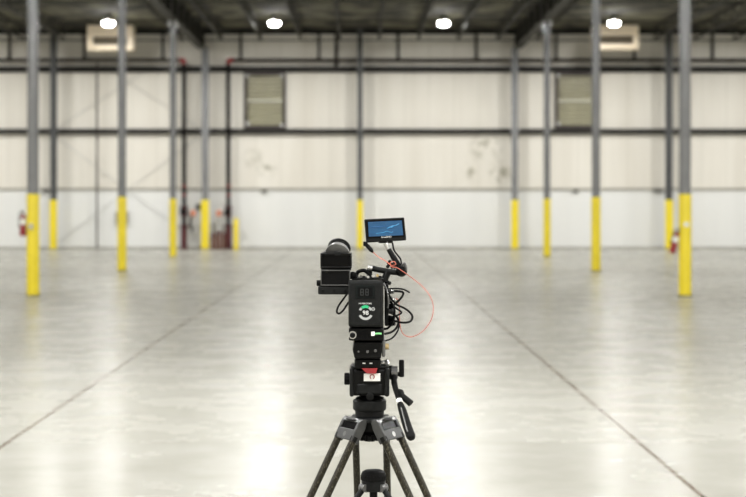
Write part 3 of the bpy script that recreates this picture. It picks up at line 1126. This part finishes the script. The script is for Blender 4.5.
# pan handle
ph = MB().cyl(p(388.5, 372.5), p(392.5, 372.5), 0.022, n=26)
ph.build('rosette', M['black'], fh)
mb = MB().cyl(p(391.5, 372.5, -0.01), p(397.5, 372.5, -0.01), 0.0195, n=26)
mb.build('handle_clamp', M['gunmetal'], fh)
mb = MB().cyl(p(397, 374, -0.01), p(400, 374, -0.01), 0.007, n=14)
pbox(mb, 399, 360, 404.2, 377.3, -0.018, -0.002)
mb.build('clamp_lever', M['black_matte'], fh, 0.004, 3)
mb = MB().tube([p(393.6, 374, -0.015), p(394.5, 384, -0.05), p(397.6, 395, -0.09), p(400.5, 404, -0.125)], 0.0085, 14, rr=[0.0095, 0.0095, 0.0085, 0.0085])
bar = mb.build('pan_bar', M['black'], fh)
ring_a, ring_b = p(399.0, 400.2, -0.111), p(400.1, 403.4, -0.122)
MB().cyl(ring_a, ring_b, 0.0098, n=18).build('white_ring', M['white'], bar)
mb = MB().tube([p(400.2, 404, -0.125), p(402.6, 411, -0.145), p(406.5, 424, -0.18), p(410.8, 436, -0.215), p(411.8, 439, -0.222)], 0.012, 18,
               rr=[0.0095, 0.0125, 0.0135, 0.0140, 0.0095])
gr = mb.build('grip', M['black_matte'], bar)
mb = MB().tube([p(401.2, 408, -0.160), p(404.4, 420, -0.192), p(407.6, 432, -0.223)], 0.0026, 8)
mb.build('grip_groove', M['grey_edge'], bar)
mb = MB().tube([p(398.5, 391, -0.08), p(401.5, 392, -0.085), p(402.5, 396, -0.095)], 0.007, 12)
mb.cyl(p(402, 396, -0.095), p(411, 403.6, -0.11), 0.0095, 0.0105, 16)
mb.build('bar_lock_knob', M['black_matte'], fh)

# ------------------------------------------------------------------ cine camera
cb = thing('cinema_camera', (p(367, 205).x, D, zb(358.5)), 'black cinema camera body seen from behind on the fluid head', 'camera')
mb = MB()
pbox(mb, 350, 283, 383.5, 341, -0.055, 0.14)
mb.build('body', M['black'], cb, 0.006)
mb = MB()
pbox(mb, 348.8, 328.2, 384, 340.6, -0.105, -0.02)
rp = mb.build('rear_plate', M['black'], cb, 0.004)
mb = MB()
pbox(mb, 357, 330.6, 370, 338.8, -0.1065, -0.1)
mb.build('rear_inset', M['black_gloss'], rp, 0.001)
mb = MB().arc(p(352.6, 335, -0.1055), 0.0082, 0.0118, 0, 360, 0.003, 24)
mb.build('connector_ring', M['silver'], rp)
mb = MB().lathe(p(352.6, 335, -0.104), (0, -1, 0), [(0, 0.0086), (0.012, 0.0086), (0.014, 0.006)], 20)
mb.build('connector', M['black'], rp)
mb = MB()
pbox(mb, 371.2, 331.8, 374.8, 336, -0.114, -0.1)
mb.build('pale_plug', M['white'], rp, 0.001)
mb = MB().tube([p(374.5, 333.9, -0.109), p(378, 333.6, -0.109), p(381.5, 333.8, -0.108)], 0.0032, 8)
mb.build('green_wire', M['green_plug'], rp)
mb = MB()
a0 = [p(354, 342, -0.09), p(382.5, 342, -0.09), p(381, 358.6, -0.09), p(354.6, 358.6, -0.09), p(352.6, 350, -0.09)]
mb.prism(a0, (0, 0.2, 0))
sh = mb.build('shoulder_plate', M['black'], cb, 0.004)
for xx, yy, r in ((358.5, 351.5, 1.0), (367.5, 351.6, 1.5), (375.5, 350.8, 1.5)):
    MB().lathe(p(xx, yy, -0.09), (0, -1, 0), [(0, r * PXM), (0.002, r * PXM), (0.003, r * 0.5 * PXM)], 14).build('screw', M['gunmetal'], sh)
mb = MB().cyl(p(383, 346.5, -0.05), p(388.8, 346.5, -0.05), 0.0095, n=18)
mb.build('plate_knob', M['brass'], sh)
mb = MB()
pbox(mb, 382, 340, 385.4, 357, -0.085, 0.08)
mb.build('side_rail', M['gunmetal'], sh, 0.003)
mb = MB()
pbox(mb, 352, 278.2, 384, 282.4, 0.0, 0.12)
for xx in (356, 364, 372, 380):
    mb.lathe(p(xx, 278.3, 0.05), (0, 0, 1), [(0, 0.006), (0.006, 0.006), (0.008, 0.003)], 12)
mb.build('top_plate', M['black'], cb, 0.003)
for i, (xx, yy, mm_) in enumerate(((373, 276, 'silver'), (377.5, 275.5, 'brass'), (368, 277, 'silver'), (361, 276.5, 'gunmetal'))):
    MB().cyl(p(xx, yy, 0.03), p(xx, yy, -0.01), 0.0045, n=12).build('mount_screw', M[mm_], cb)
mb = MB().tube([p(356, 277, 0.06), p(358, 272, 0.06), p(364, 270.5, 0.06), p(369, 274, 0.06), p(370, 277, 0.06)], 0.006, 10)
mb.build('top_handle_stub', M['black'], cb)
# connector block on the right-hand side
mb = MB()
pbox(mb, 385, 284, 388.5, 326, -0.03, 0.08)
sb = mb.build('connector_block', M['black'], cb, 0.003)
for i, (yy, m_) in enumerate(((291, 'gunmetal'), (299, 'silver'), (306, 'black'), (311, 'gunmetal'), (318, 'black'), (323, 'black'))):
    mb = MB().cyl(p(388, yy, -0.01), p(392 + (i % 2), yy + 0.6, -0.015), 0.0085, n=14)
    mb.cyl(p(390, yy + 0.3, -0.012), p(394 + (i % 2), yy + 0.9, -0.018), 0.0058, n=12)
    mb.build('plug', M[m_], sb)
mb = MB().tube([p(383.6, 283, -0.04), p(386.4, 290, -0.045), p(388.2, 300, -0.045), p(387.6, 308, -0.04)], 0.0034, 10)
mb.build('cheek_bracket', M['gunmetal'], cb)
# lens on the far side
o = p(367, 310, 0.14)
mb = MB().lathe(o, (0, 1, 0), [(0, 0.040), (0.02, 0.040), (0.02, 0.034), (0.05, 0.036), (0.10, 0.037), (0.10, 0.04), (0.13, 0.042), (0.13, 0.036), (0.115, 0.0)], 32)
mb.build('lens', M['black'], cb)

# ------------------------------------------------------------------ battery
bt = thing('battery', p(366.2, 327, -0.09), 'charcoal brick battery with 98 and green gauge on the rear of the camera', 'battery')
mb = MB()
pbox(mb, 348.4, 280.6, 382.9, 327.0, -0.118, -0.055)
cs = mb.build('case', M['charcoal'], bt, 0.007, 3)
mb = MB()
pbox(mb, 351, 283, 380.3, 324.8, -0.1195, -0.117)
fp = mb.build('rear_face', M['charcoal'], bt, 0.001)
mb = MB()
pbox(mb, 355.6, 285.6, 374.6, 298.2, -0.1215, -0.119)
ds = mb.build('display', M['lcd'], bt, 0.001)
mb = MB()
pbox(mb, 358, 287.6, 372.4, 296.4, -0.1222, -0.121)
mb.build('display_window', M['black_gloss'], ds)
for xx in (360.4, 365.4):
    mb = MB()
    for (u0, v0, u1, v1) in ((0, 0, 3.2, .7), (0, 3, 3.2, 3.7), (0, 6, 3.2, 6.7), (0, 0, .7, 6.7), (2.5, 0, 3.2, 6.7)):
        pbox(mb, xx + u0, 288.8 + v0, xx + u1, 288.8 + v1, -0.1226, -0.122)
    mb.build('display_digit', M['lcd_mark'], ds)
gy = -0.1196
lettering('brand_lettering', 'HYPERCORE', p(365.3, 303.6, gy), 0.0044, M['ink_white'], fp, 12.4 * PXM)
lettering('number_lettering', '98', p(365.6, 313.0, gy), 0.0125, M['ink_white'], fp, 5.6 * PXM)
g0 = p(365.6, 312.6, gy)
MB().arc(g0, 4.6 * PXM, 7.2 * PXM, 62, 128, 0.0006).build('green_gauge', M['ink_green'], fp)
MB().arc(g0, 4.8 * PXM, 7.0 * PXM, 132, 158, 0.0006).build('gauge_end', M['ink_grey'], fp)
MB().arc(g0, 4.8 * PXM, 7.0 * PXM, 22, 58, 0.0006).build('gauge_end', M['ink_grey'], fp)
MB().arc(g0, 4.9 * PXM, 7.3 * PXM, 205, 335, 0.0006).build('grey_gauge', M['ink_grey'], fp)
MB().arc(p(373.2, 309.0, gy), 1.0 * PXM, 1.75 * PXM, 0, 360, 0.0006).build('button_ring', M['ink_grey'], fp)
MB().arc(p(373.2, 309.0, gy), 0.1 * PXM, 0.5 * PXM, 0, 360, 0.0006).build('button_dot', M['ink_grey'], fp)

# ------------------------------------------------------------------ viewfinder
vf = thing('viewfinder', p(335, 294.5, 0.02), 'black viewfinder with flipped-up loupe at the left of the camera', 'viewfinder')


def frame_box(mb, x0, y0, x1, y1, d0, d1, t):
    pbox(mb, x0, y0, x1, y0 + t, d0, d1)
    pbox(mb, x0, y1 - t, x1, y1, d0, d1)
    pbox(mb, x0, y0 + t, x0 + t, y1 - t, d0, d1)
    pbox(mb, x1 - t, y0 + t, x1, y1 - t, d0, d1)
    return mb


mb = MB()
frame_box(mb, 320.3, 253.3, 351.8, 268.4, -0.03, 0.05, 1.8)
mb.build('loupe_box', M['black'], vf, 0.002)
mb = MB()
pbox(mb, 322.1, 255.1, 350, 266.6, -0.012, 0.048)
mb.build('loupe_glass', M['black_gloss'], vf)
mb = MB()
frame_box(mb, 320.6, 270, 350.2, 285.8, -0.03, 0.035, 1.1)
mb.build('screen_frame', M['grey_edge'], vf, 0.0012)
mb = MB()
pbox(mb, 321.7, 271.1, 349.1, 284.7, -0.026, 0.034)
mb.build('screen_panel', M['black_gloss'], vf)
mb = MB()
pbox(mb, 318, 286, 351.8, 294.6, -0.028, 0.05)
bs = mb.build('finder_base', M['charcoal'], vf, 0.005, 3)
for xx in (323, 334, 345):
    MB().lathe(p(xx, 290.4, -0.0275), (0, -1, 0), [(0, 0.0042), (0.002, 0.0042), (0.003, 0.003)], 14).build('button', M['black_matte'], bs)
mb = MB().cyl(p(320.6, 283, 0.0), p(316.6, 283, 0.0), 0.009, n=18)
mb.build('hinge_knob', M['black_matte'], vf)
mb = MB()
pbox(mb, 321, 268.2, 351, 270.2, 0.02, 0.05)
mb.build('hinge', M['black'], vf, 0.001)
axv = Vector((0.16, 0.80, 0.58)).normalized()
o = p(337.8, 253.0, -0.004)
mb = MB().lathe(o, axv, [(-0.004, 0.0375), (0.006, 0.0365), (0.009, 0.0335), (0.016, 0.033), (0.016, 0.029)], 36)
mb.build('loupe_barrel', M['barrel'], vf)
mb = MB().prism([p(320.8, 253.4, 0.004), p(329, 247.2, 0.004), p(346.5, 248.5, 0.004), p(351, 253.4, 0.004)], (0, 0.036, 0))
mb.build('loupe_neck', M['barrel'], vf, 0.004)
mb = MB().lathe(o + axv * 0.013, axv, [(0, 0.033), (0.002, 0.0355), (0.006, 0.036), (0.0075, 0.034), (0.009, 0.036), (0.015, 0.0362), (0.017, 0.035), (0.016, 0.029), (0.008, 0.024), (0.006, 0.0)], 36)
mb.build('eyecup', M['black'], vf)
mb = MB()
pbox(mb, 334.5, 251.5, 341, 255.6, -0.033, 0.0)
mb.build('latch', M['charcoal'], vf, 0.002)
ma = MB().cyl(p(349.5, 276, 0.03), p(357, 277.5, 0.03), 0.009, n=14).build('mount_arm', M['black'], vf)
MB().lathe(p(352.8, 275, 0.021), (0, -1, 0), [(0, 0.011), (0.012, 0.011), (0.014, 0.008)], 18).build('mount_knob', M['black'], ma)

# ------------------------------------------------------------------ articulating arm
ar = thing('monitor_arm', p(384, 279, 0.06), 'black jointed arm holding the small monitor above the camera', 'arm')
mb = MB().tube([p(388.2, 248.6, 0.064), p(393.6, 257.5, 0.058), p(400, 269, 0.05)], 0.0088, 16, 2, rr=[0.0072, 0.0092, 0.0098])
mb.build('upper_tube', M['black'], ar)
mb = MB().cyl(p(385.4, 243.2, 0.062), p(388.4, 249.0, 0.062), 0.0078, n=16)
mb.build('silver_tip', M['silver'], ar)
mb = MB().tube([p(372.5, 268.4, 0.06), p(386, 271.2, 0.055), p(400, 272.8, 0.05)], 0.009, 16, 2)
mb.build('lower_tube', M['charcoal'], ar)
mb = MB().cyl(p(367.4, 267.6, 0.06), p(373.2, 268.6, 0.06), 0.0088, n=16)
mb.build('end_joint', M['silver'], ar)
MB().cyl(p(369.6, 269.5, 0.065), p(369.6, 277, 0.065), 0.0085, n=14).build('joint_stem', M['black'], ar)
mb = MB().lathe(p(401.3, 270.8, 0.066), (0, -1, 0), [(0, 0.0165), (0.004, 0.018), (0.026, 0.018), (0.032, 0.014), (0.034, 0.006), (0.034, 0)], 26)
mb.build('elbow_joint', M['black'], ar)
mb = MB().tube([p(401.5, 266.5, 0.04), p(404.3, 263.5, 0.035), p(406, 268, 0.035), p(405.2, 271.5, 0.04)], 0.0042, 10)
mb.build('wing_knob', M['gunmetal'], ar)
mb = MB().tube([p(388, 272.5, 0.05), p(385.6, 277, 0.045), p(383.6, 283.5, 0.04)], 0.011, 14, 3)
mb.build('base_post', M['black'], ar)
mb = MB().cyl(p(386, 282, 0.03), p(390, 283.3, 0.02), 0.0062, n=14)
mb.build('base_knob', M['black_matte'], ar)
mb = MB()
for i in range(9):
    a = random.uniform(0, 6.28)
    r = random.uniform(1.5, 4.5)
    pt = p(392.5 + r * math.cos(a), 264 + r * math.sin(a) * 0.9, 0.03)
    mb.lathe(pt, (random.uniform(-1, 1), -1, random.uniform(-1, 1)), [(0, 0.004), (0.008, 0.006), (0.012, 0.003)], 8)
mb.build('cable_wrap', M['black_matte'], ar)

# ------------------------------------------------------------------ field monitor
mo = thing('field_monitor', p(385.2, 242, 0.07), 'small black field monitor with lit blue screen on the jointed arm', 'monitor')
yaw = Matrix.Rotation(math.radians(-3.0), 3, 'Y')       # tilt in the picture plane
dm = 0.055
cen = p(385.2, 230.3, dm)
corner = [p(364.2, 219.4, dm), p(404.2, 217.4, dm), p(406.4, 240.4, dm), p(366.2, 242.8, dm)]
mb = MB().prism(corner, (0, 0.024, 0))
mb.build('monitor_case', M['charcoal'], mo, 0.0035, 3)
scr = [p(368.0, 222.0, dm - 0.0006), p(401.8, 220.4, dm - 0.0006), p(403.2, 235.2, dm - 0.0006), p(368.8, 236.6, dm - 0.0006)]
glass = [p(365.8, 220.6, dm - 0.0003), p(403.4, 218.8, dm - 0.0003), p(404.8, 237.0, dm - 0.0003), p(366.9, 238.6, dm - 0.0003)]
mb = MB().prism(glass, (0, 0.001, 0))
mb.build('bezel_glass', M['black_gloss'], mo)
mb = MB().prism(scr, (0, 0.001, 0))
so = mb.build('screen', M['screen'], mo)


def sline(pts, r, m_):
    mbx = MB().tube([p(x, y, dm - 0.0008) for x, y in pts], r, 6)
    return mbx.build('screen_line', M[m_], so)


sline([(369.5, 227.2), (378, 226.7), (386.5, 226.2)], 0.0009, 'screen_dark')
sline([(387, 228.5), (391.5, 226.4), (396, 225.3), (399, 223.8)], 0.0012, 'screen_line')
sline([(376, 233.5), (383, 232.6), (387, 231.2), (391, 232.6), (393, 231.6)], 0.0008, 'screen_line')
sline([(390.5, 227.4), (393.5, 226.0)], 0.0022, 'screen_line')
lettering('brand_lettering', 'SmallHD', p(386.3, 237.0, dm - 0.0005), 0.0052, M['ink_white'], mo, 10.2 * PXM).rotation_euler = (0, math.radians(-3), 0)
mb = MB()
pbox(mb, 378.5, 241, 393, 243.2, dm + 0.004, dm + 0.022)
mb.build('mount_plate', M['black'], mo, 0.002)

# ------------------------------------------------------------------ cables
def cable(label, pts, r, m_='cable_black', plug=None, cat='cable', name='cable'):
    P_ = [p(*q_) for q_ in pts]
    if plug is None:
        o_ = MB().tube(P_, r, 10).build(name, M[m_])
        return tag(o_, label, cat, 'camera rig cables')
    t_ = thing(name, P_[0], label, cat, 'camera rig cables')
    MB().tube(P_, r, 10).build('cord', M[m_], t_)
    pp = [p(*q_) for q_ in plug]
    MB().tube(pp, 0.008, 14, 3, rr=[0.0052, 0.0066, 0.0066, 0.003][:len(pp)]).build('plug', M['black_matte'], t_)
    return t_


t = cable('thin red cable looping from the monitor plug down the right of the camera',
          [(372, 251.2, 0.045), (378, 256.5, 0.04), (386, 261.3, 0.02), (391, 265.2, 0.005), (395.6, 264.5, 0.0), (394.2, 261.6, 0.0), (390.4, 262.6, -0.003), (391.2, 266.6, -0.003), (397, 267.8, -0.002), (404.5, 272.5, 0.005), (414, 279.5, 0.02), (423, 287, 0.01),
           (430.5, 297, 0.0), (433.3, 308, 0.0), (431, 320, 0.0), (423, 331, 0.0), (412, 336.8, 0.0), (404.5, 335, 0.0), (400.8, 329, 0.0),
           (399.6, 318, 0.0), (399.4, 306, 0.0), (397.5, 299.5, 0.0), (393, 298.5, 0.0), (390, 300, 0.0)],
          0.0013, 'cable_red', plug=[(365.2, 243.8, 0.05), (368, 246.5, 0.05), (371, 250, 0.045), (373, 252.3, 0.043)])
mb = MB()
pbox(mb, 363.2, 241.6, 367.6, 246.2, 0.042, 0.06)
mb.build('plug_head', M['black_matte'], t, 0.002)
cable('short black cable from the monitor underside down the jointed arm',
      [(392.5, 243, 0.065), (394, 250, 0.06), (397.5, 255, 0.05), (400.5, 259, 0.045), (401.5, 265, 0.04)], 0.0028)
cable('black cable hanging in a loop below the viewfinder',
      [(347, 294, 0.02), (343, 299.5, 0.01), (338.5, 306, 0.0), (336.8, 311.5, 0.0), (339, 313.6, 0.0), (343, 310.5, 0.0), (347, 304.5, 0.0), (351, 299, 0.0)], 0.0030)
cable('topmost black cable at the right of the camera with a free end',
      [(386, 289.5, 0.0), (391, 288.6, -0.01), (398, 288.6, -0.02), (404, 289.6, -0.02), (410, 292.6, -0.02)], 0.0026)
cable('black cable bent in a sharp hook right of the battery',
      [(386.5, 290.6, 0.0), (393, 291, -0.01), (400, 291.4, -0.02), (403.3, 293, -0.02), (401.5, 297.5, -0.02), (396, 303, -0.02), (390, 308, -0.01), (386, 312, 0)], 0.0036)
cable('black cable making the widest black loop right of the battery',
      [(385, 288, 0.0), (389, 295, -0.02), (396, 304, -0.03), (404, 308, -0.03), (410, 312.5, -0.03), (412.4, 317, -0.03), (410, 321.5, -0.03),
       (403, 322.6, -0.03), (395, 321, -0.02), (388, 317.5, -0.01)], 0.0034)
cable('black cable running down from the hook to the lower plate',
      [(388, 300, 0.0), (393, 305, -0.03), (394.6, 313, -0.035), (392.6, 322, -0.03), (388, 328, -0.02), (384, 329, -0.01)], 0.0036)
cable('thick black cable curving into the lower rear plate',
      [(388, 312, 0.01), (394.5, 315, -0.01), (398.4, 320, -0.02), (397, 327, -0.03), (391.5, 332, -0.04), (384.5, 334, -0.05)], 0.0036)
cable('lowest thin black cable curving in beside the shoulder plate knob',
      [(396.8, 320, 0.01), (399, 326, 0.0), (396.5, 333, -0.01), (391.5, 338.5, -0.02), (385, 341, -0.03)], 0.0026)
cable('short black cable with a kink between hook and wide loop',
      [(391, 304, 0.01), (396.5, 308.5, 0.0), (401.3, 312, 0.0), (399.5, 314.3, 0.0), (393, 316.5, 0.0), (388.5, 316, 0.0)], 0.0028)

# ------------------------------------------------------------------ world, camera, view
wd = bpy.data.worlds.new('world')
wd.use_nodes = True
wd.node_tree.nodes['Background'].inputs[0].default_value = (0.02, 0.02, 0.02, 1)
wd.node_tree.nodes['Background'].inputs[1].default_value = 1.0
sc.world = wd
cam = bpy.data.cameras.new('camera')
cam.sensor_fit = 'HORIZONTAL'
cam.sensor_width = 36.0
cam.lens = F * 36.0 / 746.0
cam.shift_x = (373.0 - VX) / 746.0
cam.shift_y = (VY - 248.5) / 746.0
cam.dof.use_dof = True
cam.dof.focus_distance = 5.34
cam.dof.aperture_fstop = 4.2
cam.clip_end = 300
co = bpy.data.objects.new('camera', cam)
co.location = (0, 0, EYE)
co.rotation_euler = (PI / 2, 0, 0)
COL.objects.link(co)
sc.camera = co
vs = sc.view_settings
vs.view_transform = 'Standard'
vs.look = 'None'
vs.exposure = 0.0
vs.gamma = 1.0
vs.use_curve_mapping = False
sc.cycles.use_denoising = True
